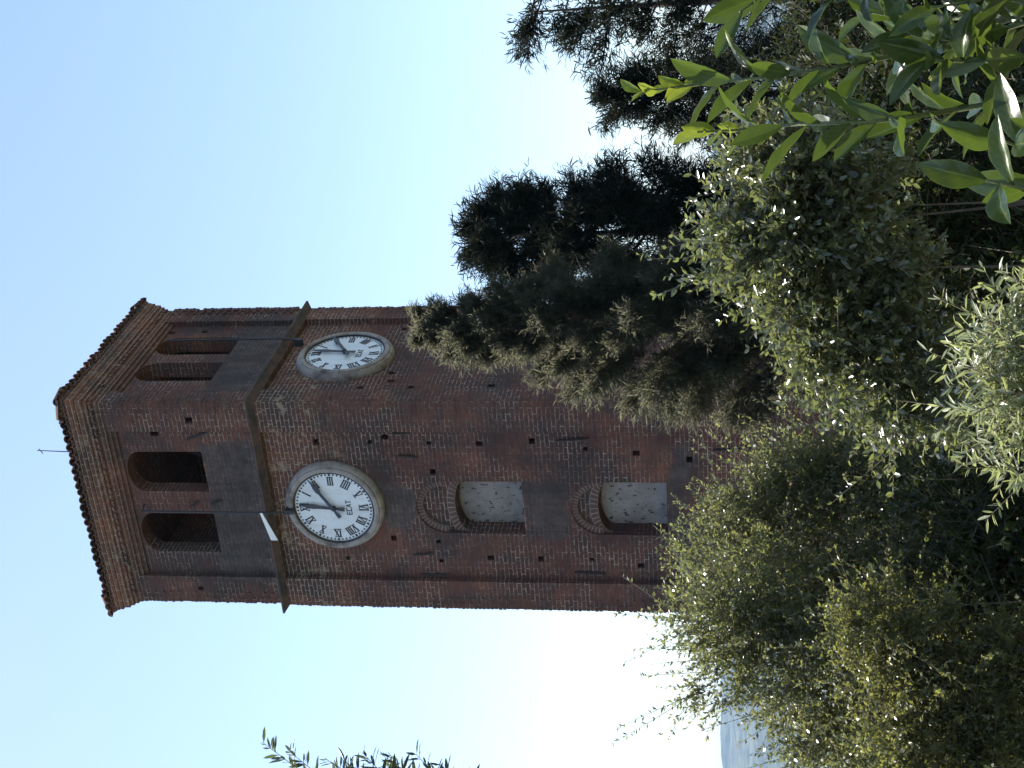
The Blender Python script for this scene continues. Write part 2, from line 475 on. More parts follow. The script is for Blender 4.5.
# ------------------------------------------------------------------ clock tower
A, B = 4.2, 3.807                                       # left and right face widths
TH = 0.4814
tower = empty('clock_tower', (-0.2897, 23.5745, 0.0), -TH)
tag(tower, 'square red brick clock tower with two white clock dials and open belfry', 'tower')
INS = 0.02                                              # belfry stage set back
def fl(s, off, z): return (-s, -off, z)                 # left face: s from the near corner, off outwards
def fr(s, off, z): return (off, s, z)                   # right face

def arch_pts(s0, s1, z0, zs, rise, n=14):
    pts = [(s0, z0), (s1, z0), (s1, zs)]
    c, h = (s0 + s1) / 2, (s1 - s0) / 2
    for k in range(1, n):
        a = math.pi * k / n
        pts.append((c + h * math.cos(a), zs + rise * math.sin(a)))
    pts.append((s0, zs))
    return pts

def face_prism(mb, side, pts, o0, o1):
    if side == 'L': mb.prism(pts, lambda u, v, w: fl(u, w, v), o0, o1)
    else: mb.prism(pts, lambda u, v, w: fr(u, w, v), o0, o1)
def rect(s0, s1, z0, z1): return [(s0, z0), (s1, z0), (s1, z1), (s0, z1)]

RD = 0.12                                               # recess depth between the corner pilasters
PL0, PL1 = 0.58, 3.62                                   # left face recess
PR0, PR1 = 0.48, 3.33
BELT0, BELT1 = 11.60, 11.84
TOPZ = 14.50
LWIN = [(1.04, 1.86), (2.32, 3.14)]
RWIN = [(1.05, 1.77), (2.10, 2.82)]
NICHES = [(1.62, 2.68, 7.21, 8.57, 0.53, 8.20, 0.22), (1.62, 2.68, 4.74, 5.86, 0.53, 5.70, 0.23)]

def solid(mb, name):
    me = bpy.data.meshes.new(name); me.from_pydata(mb.v, [], mb.f)
    bm = bmesh.new(); bm.from_mesh(me); bmesh.ops.recalc_face_normals(bm, faces=bm.faces); bm.to_mesh(me); bm.free()
    o = bpy.data.objects.new(name, me); COL.objects.link(o)
    return o

def cut(base, cutters):
    for i, c in enumerate(cutters):
        md = base.modifiers.new('cut', 'BOOLEAN'); md.operation = 'DIFFERENCE'; md.object = c; md.solver = 'EXACT'
    dg = bpy.context.evaluated_depsgraph_get()
    me = bpy.data.meshes.new_from_object(base.evaluated_get(dg))
    for c in cutters:
        bpy.data.objects.remove(c)
    bpy.data.objects.remove(base)
    return me

def tower_walls():
    # --- lower shaft
    lo = solid(MB().box(-A, 0, 0, B + 0.02, -0.4, 11.7), 'shaft')
    c1 = MB()
    c1.box(-PL1, -PL0, -0.5, RD, 0.5, BELT0 + 0.06)
    c1.box(-RD, 0.5, PR0, PR1, 0.5, BELT0 + 0.06)
    c1.box(-PL1, -PL0, B + 0.06 - RD, B + 0.5, 0.5, BELT0 + 0.06)
    c1.box(-A - 0.5, -A + RD, PR0, PR1, 0.5, BELT0 + 0.06)
    c2 = MB()
    for s0, s1, z0, zs, rise, zi, ri in NICHES:
        face_prism(c2, 'L', arch_pts(s0, s1, z0, zs, rise, 18), -RD - 0.09, 0.3)
    c3 = MB()
    for s0, s1, z0, zs, rise, zi, ri in NICHES:
        face_prism(c3, 'L', arch_pts(s0 + 0.012, s1 - 0.012, z0 + 0.012, zi, ri, 14), -RD - 0.36, 0.3)
    holes = MB()
    hl = [(0.86, 8.74), (0.87, 7.87), (0.82, 6.97), (0.97, 6.08), (1.05, 5.23), (1.17, 4.35), (3.27, 8.77), (3.19, 7.87), (3.20, 6.98), (3.20, 6.08), (3.31, 5.23), (1.43, 8.73), (2.86, 8.78), (1.06, 3.33),
          (0.84, 10.72), (0.84, 9.77), (0.74, 9.50), (2.80, 9.58), (3.24, 10.47)]
    for i, (s, z) in enumerate(hl):
        w, h = 0.048 + 0.010 * ((i * 7) % 3 - 1), 0.050 + 0.010 * ((i * 5) % 3 - 1)
        face_prism(holes, 'L', rect(s - w, s + w, z - h, z + h), -RD - 0.3, 0.3)
    for i, (s, z) in enumerate([(0.75, 10.0), (0.62, 8.6), (3.1, 9.7), (0.75, 9.1), (1.0, 9.5), (2.95, 8.7), (0.8, 7.7), (1.3, 9.55)]):
        w, h = 0.055, 0.06
        face_prism(holes, 'R', rect(s - w, s + w, z - h, z + h), -RD - 0.3, 0.3)
    me = cut(lo, [solid(c1, 'c1'), solid(c2, 'c2'), solid(c3, 'c3'), solid(holes, 'c4')])
    me.name = 'shaft_wall'
    me.materials.clear(); me.materials.append(MAT['brick'])
    box_uv(me)
    o = bpy.data.objects.new('shaft_wall', me); COL.objects.link(o); o.parent = tower
    # --- belfry stage, hollow
    hi = solid(MB().box(-A + INS, -INS, INS, B + 0.06, 11.7, TOPZ), 'belfry')
    c1 = MB()
    z1 = 14.49
    c1.box(-PL1, -PL0, -0.5, RD, BELT1 - 0.08, z1)
    c1.box(-RD, 0.5, PR0, PR1, BELT1 - 0.08, z1)
    c1.box(-PL1, -PL0, B + 0.06 - RD, B + 0.5, BELT1 - 0.08, z1)
    c1.box(-A - 0.5, -A + RD, PR0, PR1, BELT1 - 0.08, z1)
    inner = MB().box(-A + 0.42, -0.42, 0.42, B - 0.40, 12.0, 14.42)
    wins = MB(); wins2 = MB()
    for s0, s1 in LWIN:
        p = arch_pts(s0, s1, 12.83, 14.0, 0.27)
        face_prism(wins, 'L', p, -0.6, 0.3)
        wins.prism(rect(s0 + 0.25, s1 - 0.2, 12.83, 13.0), lambda u, v, w: (-u, B + 0.06 + w, v), -0.7, 0.3)
    for s0, s1 in RWIN:
        p = arch_pts(s0, s1, 12.80, 13.98, 0.35)
        face_prism(wins2, 'R', p, -0.6, 0.3)
        wins2.prism(rect(s0 + 0.25, s1 - 0.2, 12.80, 13.0), lambda u, v, w: (-A - w, u, v), -0.7, 0.3)
    holes = MB()
    for s, z in [(0.36, 12.9), (0.66, 13.62)]:
        face_prism(holes, 'L', rect(s - 0.06, s + 0.06, z - 0.07, z + 0.07), -0.4, 0.3)
    face_prism(holes, 'L', rect(3.85, 3.93, 13.28, 13.38), -0.4, 0.3)
    for s, z in [(0.46, 14.2), (0.46, 12.5), (0.52, 12.0), (3.08, 13.6), (3.04, 14.25), (0.45, 13.35)]:
        face_prism(holes, 'R', rect(s - 0.05, s + 0.05, z - 0.06, z + 0.06), -0.36, 0.3)
    me = cut(hi, [solid(c1, 'c1'), solid(inner, 'c2'), solid(wins, 'c3'), solid(wins2, 'c5'), solid(holes, 'c4')])
    me.name = 'belfry_wall'
    me.materials.clear(); me.materials.append(MAT['brick'])
    box_uv(me)
    o = bpy.data.objects.new('belfry_wall', me); COL.objects.link(o); o.parent = tower

def ring_profile(mb, prof, flip=False):
    """profile of (offset, z) swept round the four walls with mitred corners"""
    n = len(prof)
    vs = []
    for o, z in prof:
        vs += [(o, -o, z), (o, B + o, z), (-A - o, B + o, z), (-A - o, -o, z)]
    fs = []
    for i in range(n - 1):
        for k in range(4):
            k2 = (k + 1) % 4
            fs.append((i * 4 + k, i * 4 + k2, (i + 1) * 4 + k2, (i + 1) * 4 + k))
    mb.add(vs, fs)
    return mb

def tower_trim():
    ring_profile(MB(), [(-0.15, 11.66), (0.004, 11.672), (0.02, 11.685), (0.09, 11.74), (0.115, 11.755), (0.115, 11.79), (0.0, 11.835), (-0.15, 11.84)]).build('string_course', MAT['ledge'], tower, boxuv=True)
    prof = [(-0.2, 14.30), (-0.085, 14.305), (-0.083, 14.375), (-0.045, 14.38), (-0.043, 14.45), (-0.012, 14.455), (-0.01, 14.50), (-0.002, 14.505), (0.0, 14.58), (0.022, 14.585), (0.022, 14.66), (0.05, 14.665), (0.05, 14.74), (0.08, 14.745), (0.08, 14.86), (0.105, 14.865), (0.105, 14.94), (0.115, 14.945), (0.115, 15.03), (-0.3, 15.035)]
    mb = ring_profile(MB(), prof)
    # course of bricks standing on end between the steps, some of them broken
    for side, ln in (('L', A), ('R', B)):
        k = 0
        s = 0.02
        while s < ln - 0.05:
            if random.random() < 0.8:
                d = 0.018 + random.random() * 0.02
                face_prism(mb, side, rect(s, s + 0.075, 14.59, 14.655 + random.random() * 0.02 - 0.02), 0.0, 0.024 + d)
            s += 0.13
    mb.build('cornice', MAT['brick'], tower, boxuv=True)
    # roof: low hip with barrel tiles
    mb = MB()
    E0, zE = 0.13, 15.07
    apex = (-A / 2, B / 2)
    zA = 15.62
    base = [(E0, -E0), (E0, B + E0), (-A - E0, B + E0), (-A - E0, -E0)]
    vs = [(x, y, zE) for x, y in base] + [(x, y, zE - 0.02) for x, y in base] + [(apex[0], apex[1], zA)]
    mb.add(vs, [(0, 1, 8), (1, 2, 8), (2, 3, 8), (3, 0, 8), (4, 7, 6, 5), (0, 4, 5, 1), (1, 5, 6, 2), (2, 6, 7, 3), (3, 7, 4, 0)])
    def half_tube(p0, p1, r0, r1, up):
        p0, p1 = Vector(p0), Vector(p1)
        t = (p1 - p0).normalized()
        a = t.cross(Vector((0, 0, 1))).normalized()
        b = a.cross(t)
        n = 7
        vs = []
        for p, r in ((p0, r0), (p1, r1)):
            for rr in (r, r - 0.016):
                for k in range(n):
                    g = math.pi * k / (n - 1)
                    vs.append(p + a * (rr * math.cos(g)) + b * (rr * math.sin(g)))
        fs = []
        for k in range(n - 1):
            fs += [(k, k + 1, 2 * n + k + 1, 2 * n + k), (n + k + 1, n + k, 3 * n + k, 3 * n + k + 1), (k + 1, k, n + k, n + k + 1)]
        mb.add(vs, fs)
    corners = [Vector((x, y, zE)) for x, y in base]
    for e in range(4):
        c0, c1 = corners[e], corners[(e + 1) % 4]
        ln = (c1 - c0).length
        out = Vector(((c1 - c0).y, -(c1 - c0).x, 0)).normalized()
        n = int(round(ln / 0.155))
        hp = math.hypot(apex[0] - (c0 + c1).x / 2, apex[1] - (c0 + c1).y / 2)
        for k in range(n + 1):
            f = k / n
            p = c0.lerp(c1, f)
            # run of tiles up the slope until the hip
            run = min(f, 1 - f) * 2
            inward = -out
            slope = (zA - zE) / hp
            nrow = max(1, int(run * hp / 0.36 + 0.7))
            for rw in range(min(nrow, 6)):
                q0 = p + inward * (rw * 0.36 - 0.05) + Vector((0, 0, rw * 0.36 * slope + 0.012 + random.uniform(-0.008, 0.012)))
                q1 = q0 + inward * 0.42 + Vector((0, 0, 0.42 * slope - 0.01))
                jit = random.uniform(-0.012, 0.012)
                q0 = q0 + (c1 - c0).normalized() * jit + inward * random.uniform(-0.03, 0.02)
                half_tube(q0, q1, 0.084 + random.uniform(-0.012, 0.010), 0.068, 1)
            # under tiles, the hollow between two caps
            if f < 0.995:
                pm = p + (c1 - c0).normalized() * (0.5 * ln / n) + inward * random.uniform(-0.05, -0.01)
                half_tube(pm + Vector((0, 0, 0.02)), pm + inward * 0.5 + Vector((0, 0, 0.02 + 0.5 * slope)), -0.070, -0.06, 1)
        ap = Vector((apex[0], apex[1], zA))
        d = (ap - c0)
        L = d.length
        k = 0.35
        while k * 0.36 < L - 0.3:
            q0 = c0 + d.normalized() * (k * 0.36 - 0.04) + Vector((0, 0, 0.04)); q1 = q0 + d.normalized() * 0.42
            half_tube(q0, q1, 0.085, 0.07, 1); k += 1
    roof = mb.build('roof', MAT['tile'], tower)
    rod = MB().tube([(apex[0], apex[1], zA - 0.05), (apex[0] + 0.01, apex[1], 16.3), (apex[0] + 0.05, apex[1] - 0.02, 16.95)], [0.014, 0.011, 0.008], 6)
    rod.tube([(apex[0] - 0.03, apex[1], 16.86), (apex[0] + 0.09, apex[1] - 0.03, 16.90)], 0.010, 5)
    rod.build('lightning_rod', MAT['iron'], roof)

    # niches: plastered backs, arches of bricks on end
    for s0, s1, z0, zs, rise, zi, ri in NICHES:
        mb = MB()
        face_prism(mb, 'L', arch_pts(s0 + 0.02, s1 - 0.02, z0 + 0.02, zi - 0.03, ri, 12), -RD - 0.38, -RD - 0.345)
        mb.build('niche_plaster', MAT['plaster'], tower)
        def arc(s0, s1, zs, rise, wd, o_back, o_front, n, name):
            c, h = (s0 + s1) / 2, (s1 - s0) / 2
            bk = MB(); mo = MB()
            P = lambda a, e: (c + (h + e) * math.cos(a), zs + (rise + e) * math.sin(a))
            for k in range(n):
                a0, a1 = math.pi * k / n, math.pi * (k + 1) / n
                g = (a1 - a0) * 0.13
                face_prism(bk, 'L', [P(a0 + g, 0.004), P(a0 + g, wd), P(a1 - g, wd), P(a1 - g, 0.004)], o_back, o_front + random.uniform(-0.003, 0.003))
                face_prism(mo, 'L', [P(a0, 0.001), P(a0, wd + 0.012), P(a1, wd + 0.012), P(a1, 0.001)], o_back, o_front - 0.006)
            a = bk.build(name, MAT['voussoir'], tower)
            mo.build('mortar_bed', MAT['mortar'], a)
        arc(s0 + 0.11, s1 - 0.11, zs, rise - 0.11, 0.105, -RD - 0.12, -RD - 0.03, 23, 'outer_arch')
        arc(s0 + 0.015, s1 - 0.015, zi + 0.006, ri, 0.13, -RD - 0.15, -RD - 0.076, 19, 'inner_arch')

    # weathered courses standing out at the corners
    cb = MB()
    for cxx, cyy, sx, sy in ((-A, 0.0, 1, 1), (0.0, 0.0, -1, 1), (0.0, B + 0.02, -1, -1)):
        z = 0.3; k = 0
        while z < 14.40:
            if not (BELT0 - 0.02 < z + 0.06 and z < BELT1 + 0.02):
                ins = 0.0 if z < 11.7 else (0.02 if cyy == 0 else 0.0)
                yy = cyy + (0.04 if (z > 11.7 and cyy > 1) else 0.0)
                pr = random.uniform(0.004, 0.015)
                lx, ly = (0.24, 0.115) if k % 2 else (0.115, 0.24)
                ex, ey = cxx + sx * (ins - pr), yy + sy * (ins - pr)
                if random.random() < 0.93:
                    x0, x1 = sorted((ex, ex + sx * lx)); y0, y1 = sorted((ey, ey + sy * ly))
                    cb.box(x0, x1, y0, y1, z + 0.007, z + 0.068 + random.uniform(-0.004, 0.003))
            z += 0.075; k += 1
    cb.build('corner_bricks', MAT['brick'], tower, boxuv=True)

    # iron wall anchors
    def anchor(side, s0, z0, s1, z1, off):
        f = fl if side == 'L' else fr
        MB().tube([f(s0, off, z0), f((s0 + s1) / 2, off + 0.01, (z0 + z1) / 2), f(s1, off, z1)], [0.016, 0.024, 0.016], 6).build('wall_anchor', MAT['iron'], tower)
    o = -RD + 0.02
    for q in ((0.65, 9.05, 0.66, 9.36), (1.13, 8.96, 1.10, 9.30), (0.76, 6.0, 0.80, 6.55), (0.93, 3.32, 0.98, 3.96), (3.10, 8.90, 3.14, 9.26), (3.55, 8.66, 3.55, 9.17), (3.48, 5.85, 3.46, 6.4)):
        anchor('L', *q, o)
    for q in ((0.55, 12.45, 0.79, 13.05), (0.50, 11.95, 0.54, 12.4)):
        anchor('L', *q, -INS + 0.02 if q[0] < 0.5 else -RD + 0.03)
    for q in ((2.05, 13.05, 2.19, 13.25), (2.02, 12.62, 2.12, 12.85)):
        anchor('L', *q, -RD + 0.02)
    anchor('R', 0.62, 9.3, 0.63, 9.8, o); anchor('R', 3.0, 8.8, 3.02, 9.2, o)

    # lightning cables running down the middle of each face to the clock
    for side, s, ztop, bz in (('L', 2.13, 14.05, 11.38), ('R', 2.21, 14.0, 11.52)):
        f = fl if side == 'L' else fr
        cb = MB().tube([f(s, -0.10, ztop + 0.05), f(s, 0.12, ztop), f(s, 0.135, 11.82), f(s, 0.11, bz)], 0.015, 6).build('cable', MAT['black'], tower)
        mb = MB(); face_prism(mb, side, rect(s - 0.04, s + 0.04, bz - 0.12, bz + 0.03), -0.02, 0.12)
        mb.build('cable_bracket', MAT['black'], cb)

    # loose white sheet sticking out over the ledge
    a = R(26)
    p = lambda t, z, w=0.0: fl(2.70 - t * math.cos(a) + w * math.sin(a), 0.135 + t * math.sin(a) + w * math.cos(a), z)
    mb = MB()
    L = 0.92
    mb.add([p(0, 11.62), p(L, 11.655), p(L, 11.70), p(0, 11.75), p(0, 11.62, .006), p(L, 11.655, .006), p(L, 11.70, .006), p(0, 11.75, .006)],
           [(0, 1, 2, 3), (7, 6, 5, 4), (0, 4, 5, 1), (1, 5, 6, 2), (2, 6, 7, 3), (3, 7, 4, 0)])
    o = mb.build('loose_sheet', MAT['sheet'], tower)

# ---- clocks
def clock_parts():
    """built in the face plane: x to the right, -y outwards, z up"""
    f = lambda x, y, w: (x, -w, y)
    ring = MB().lathe([(0.885, -RD - 0.02), (0.885, -0.07), (0.87, -0.035), (0.85, -0.005), (0.825, -0.005), (0.81, 0.03), (0.765, 0.045), (0.735, 0.03), (0.722, 0.0), (0.722, -0.06), (0.6, -0.07)], f, 72).build('clock', MAT['clock_stone'], tower, smooth=True)
    md = ring.modifiers.new('edge', 'EDGE_SPLIT'); md.split_angle = R(40)
    rim = MB().lathe([(0.724, -0.03), (0.724, 0.012), (0.702, 0.014), (0.702, -0.03)], f, 72).build('dial_rim', MAT['black'], ring)
    n = 72
    dial = MB().prism([(0.71 * math.cos(2 * math.pi * k / n), 0.71 * math.sin(2 * math.pi * k / n)) for k in range(n)], f, -0.05, -0.018).build('dial', MAT['dial'], ring)
    num_ref = [MB()]
    w0, w1 = -0.03, -0.012
    def bar(ang, x0, y0, x1, y1, th):
        # local numeral coordinates: y outwards along the radius, x clockwise
        d = Vector((x1 - x0, y1 - y0)); d.normalize(); nn = Vector((-d.y, d.x)) * th / 2
        pts = [(x0 + nn.x, y0 + nn.y), (x0 - nn.x, y0 - nn.y), (x1 - nn.x, y1 - nn.y), (x1 + nn.x, y1 + nn.y)]
        ca, sa = math.cos(ang), math.sin(ang)
        num_ref[0].prism([(x * ca + y * sa, -x * sa + y * ca) for x, y in pts], f, w0, w1)
    lits = ['I', 'II', 'III', 'IIII', 'V', 'VI', 'VII', 'VIII', 'IX', 'X', 'XI', 'XII']
    wd = {'I': 0.040, 'V': 0.092, 'X': 0.088}
    r0, r1 = 0.455, 0.615
    for h, t in enumerate(lits):
        num = num_ref[0] = MB()
        ang = 2 * math.pi * (h + 1) / 12
        tot = sum(wd[c] for c in t)
        x = -tot / 2
        for c in t:
            w = wd[c]
            xc = x + w / 2
            if c == 'I':
                bar(ang, xc, r0, xc, r1, 0.024)
            elif c == 'V':
                bar(ang, xc, r0, xc - 0.036, r1, 0.026); bar(ang, xc, r0, xc + 0.036, r1, 0.012)
            else:
                bar(ang, xc + 0.036, r0, xc - 0.036, r1, 0.026); bar(ang, xc - 0.036, r0, xc + 0.036, r1, 0.012)
            x += w
        for rr in (r0, r1):                              # serifs
            bar(ang, -tot / 2 + 0.004, rr, tot / 2 - 0.004, rr, 0.010)
        num.build('numeral', MAT['black'], ring)
    num = num_ref[0] = MB()
    for k in range(60):
        a = 2 * math.pi * k / 60
        s = 0.015 if k % 5 else 0.022
        bar(a, 0, 0.662 - s, 0, 0.662 + s, 2 * s * 0.8)
    num.build('minute_track', MAT['black'], ring)
    # maker's letters under the pivot
    tx = MB()
    hgt, lw, gap = 0.085, 0.055, 0.02
    strokes = {'E': [(0, 0, 0, 1), (0, 0, 1, 0), (0, .5, .8, .5), (0, 1, 1, 1)], 'C': [(0, 0, 0, 1), (0, 0, 1, 0), (0, 1, 1, 1)],
               'A': [(0, 0, .5, 1), (1, 0, .5, 1), (.2, .38, .8, .38)], 'T': [(.5, 0, .5, 1), (0, 1, 1, 1)]}
    x = -(4 * lw + 3 * gap) / 2
    for ch in 'ECAT':
        for a, b, c, d in strokes[ch]:
            p0 = Vector((x + a * lw, -0.31 + b * hgt)); p1 = Vector((x + c * lw, -0.31 + d * hgt))
            dd = (p1 - p0).normalized(); nn = Vector((-dd.y, dd.x)) * 0.0065
            p0 -= dd * 0.005; p1 += dd * 0.005
            tx.prism([tuple(p0 + nn), tuple(p0 - nn), tuple(p1 - nn), tuple(p1 + nn)], f, w0, w1)
        x += lw + gap
    tx.build('lettering', MAT['black'], ring)
    def hand(name, ang, prof, d0, d1):
        ca, sa = math.cos(ang), math.sin(ang)
        pts = [(w, r) for r, w in prof] + [(-w, r) for r, w in reversed(prof)]
        mb = MB(); mb.prism([(x * ca + y * sa, -x * sa + y * ca) for x, y in pts], f, d0, d1)
        return mb.build(name, MAT['hand'], ring)
    hand('hour_hand', R(6), [(-0.20, 0.035), (-0.15, 0.034), (-0.05, 0.024), (0.0, 0.040), (0.06, 0.026), (0.27, 0.032), (0.36, 0.046), (0.42, 0.040), (0.50, 0.026), (0.62, 0.012)], 0.02, 0.032)
    hand('minute_hand', R(58), [(-0.20, 0.034), (-0.15, 0.036), (-0.05, 0.020), (0.0, 0.036), (0.06, 0.028), (0.38, 0.028), (0.43, 0.046), (0.52, 0.040), (0.58, 0.022), (0.68, 0.008)], 0.045, 0.056)
    hub = MB().lathe([(0.0, 0.075), (0.03, 0.072), (0.036, 0.05), (0.036, -0.02)], f, 20).build('hand_hub', MAT['hand'], ring)
    return ring

tower_walls()
tower_trim()
clk = clock_parts()
clk.location = (-2.10, 0, 10.55)
clk2 = clk.copy(); COL.objects.link(clk2); clk2.parent = tower
for ch in list(clk.children):
    c = ch.copy(); COL.objects.link(c); c.parent = clk2
clk2.location = (0, 1.88, 10.53)
clk2.rotation_euler = (0, 0, math.pi / 2)

# bell hanging in the belfry
def build_bell():
    R3 = Matrix.Rotation(-TH, 3, 'Z')
    c = Vector((-0.2897, 23.5745, 0)) + R3 @ Vector((-A / 2 - 0.35, B / 2, 0))
    t = empty('bell', (c.x, c.y, 12.0), -TH)
    tag(t, 'dark bronze bell on a wooden frame inside the tower belfry', 'bell')
    MB().lathe([(0.46, 0.55), (0.44, 0.60), (0.36, 0.75), (0.30, 1.0), (0.26, 1.18), (0.16, 1.28), (0.0, 1.30)], n=32).build('bell_body', MAT['bronze'], t, smooth=True)
    MB().box(-0.75, 0.75, -0.09, 0.09, 1.28, 1.46).build('yoke', MAT['wood'], t)
    for sx in (-1, 1):
        MB().tube([(sx * 0.72, -0.6, 0), (sx * 0.72, 0, 1.3), (sx * 0.72, 0.6, 0)], 0.07, 4).build('frame_leg', MAT['wood'], t)
    w = MB()
    for k in range(24):
        a0, a1 = 2 * math.pi * k / 24, 2 * math.pi * (k + 1) / 24
        w.tube([(0.6, 0.5 * math.cos(a0), 1.37 + 0.5 * math.sin(a0)), (0.6, 0.5 * math.cos(a1), 1.37 + 0.5 * math.sin(a1))], 0.025, 5)
    for k in range(3):
        a = math.pi * k / 3
        w.tube([(0.6, 0.5 * math.cos(a), 1.37 + 0.5 * math.sin(a)), (0.6, -0.5 * math.cos(a), 1.37 - 0.5 * math.sin(a))], 0.018, 5)
    w.build('bell_wheel', MAT['iron'], t)
build_bell()

# ------------------------------------------------------------------ foliage tools
def unit(v):
    return v / np.maximum(np.linalg.norm(v, axis=-1, keepdims=True), 1e-9)

def rand_unit(n):
    return unit(RNG.normal(size=(n, 3)))

def make_template(kind):
    """blade along +x of length 1, width across y, normal +z"""
    if kind == 'small':                                  # two folded quads
        v = np.array([[0, 0, 0], [.35, .22, .05], [.35, -.22, .05], [.7, .17, .03], [.7, -.17, .03], [1, 0, -.06], [.5, 0, -.01]], float)
        f = [(0, 6, 3, 1), (0, 2, 4, 6), (6, 5, 3), (6, 4, 5)]
    elif kind == 'tiny':
        v = np.array([[0, 0, 0], [.5, .24, .06], [1, 0, -.05], [.5, -.24, .06]], float)
        f = [(0, 3, 2, 1)]
    elif kind == 'narrow':
        v = np.array([[0, 0, 0], [.4, .095, .02], [.4, -.095, .02], [.75, .07, 0], [.75, -.07, 0], [1, 0, -.07], [.5, 0, -.01]], float)
        f = [(0, 6, 3, 1), (0, 2, 4, 6), (6, 5, 3), (6, 4, 5)]
    elif kind == 'needle':                               # drooping feathery blade
        v = np.array([[0, .04, 0], [0, -.04, 0], [.4, .058, .03], [.4, -.058, .03], [.75, .04, -.06], [.75, -.04, -.06], [1, 0, -.25]], float)
        f = [(0, 1, 3, 2), (2, 3, 5, 4), (4, 5, 6)]
    return v, f

def foliage(name, mat, parent, kind, pos, axis, nor, size, tone):
    tv, tf = make_template(kind)
    n, k = len(pos), len(tv)
    ax = unit(axis)
    nz = unit(nor - ax * np.sum(nor * ax, axis=1, keepdims=True))
    ay = np.cross(nz, ax)
    s = np.asarray(size)[:, None, None]
    V = pos[:, None, :] + s * (tv[None, :, 0:1] * ax[:, None, :] + tv[None, :, 1:2] * ay[:, None, :] + tv[None, :, 2:3] * nz[:, None, :])
    V = V.reshape(-1, 3)
    loops, starts, totals = [], [], []
    off = 0
    for fc in tf:
        starts.append(off); totals.append(len(fc)); loops += fc; off += len(fc)
    LP = (np.array(loops)[None, :] + (np.arange(n) * k)[:, None]).ravel()
    ST = (np.array(starts)[None, :] + (np.arange(n) * off)[:, None]).ravel()
    me = bpy.data.meshes.new(name)
    me.vertices.add(len(V)); me.loops.add(len(LP)); me.polygons.add(len(ST))
    me.vertices.foreach_set('co', V.astype(np.float32).ravel())
    me.loops.foreach_set('vertex_index', LP.astype(np.int32))
    me.polygons.foreach_set('loop_start', ST.astype(np.int32))
    at = me.attributes.new('tone', 'FLOAT', 'POINT')
    at.data.foreach_set('value', np.repeat(tone, k).astype(np.float32))
    me.update(calc_edges=True)
    me.materials.append(mat)
    o = bpy.data.objects.new(name, me); COL.objects.link(o)
    if parent: o.parent = parent
    return o

def tubes_fast(name, mat, parent, P0, P1, r0, r1):
    """many straight three-sided twigs as one mesh"""
    n = len(P0)
    t = unit(P1 - P0)
    a = unit(np.cross(t, np.array([0.31, 0.77, 0.55])))
    b = np.cross(t, a)
    V = np.zeros((n, 6, 3))
    for k in range(3):
        g = 2 * math.pi * k / 3
        d = a * math.cos(g) + b * math.sin(g)
        V[:, k] = P0 + d * np.asarray(r0)[:, None]
        V[:, 3 + k] = P1 + d * np.asarray(r1)[:, None]
    base = (np.arange(n) * 6)[:, None]
    q = np.array([0, 1, 4, 3, 1, 2, 5, 4, 2, 0, 3, 5])
    LP = (q[None] + base).ravel()
    me = bpy.data.meshes.new(name)
    me.vertices.add(n * 6); me.loops.add(n * 12); me.polygons.add(n * 3)
    me.vertices.foreach_set('co', V.reshape(-1).astype(np.float32))
    me.loops.foreach_set('vertex_index', LP.astype(np.int32))
    me.polygons.foreach_set('loop_start', (np.arange(n * 3) * 4).astype(np.int32))
    me.update(calc_edges=True)
    me.materials.append(mat)
    o = bpy.data.objects.new(name, me); COL.objects.link(o)
    if parent: o.parent = parent
    return o

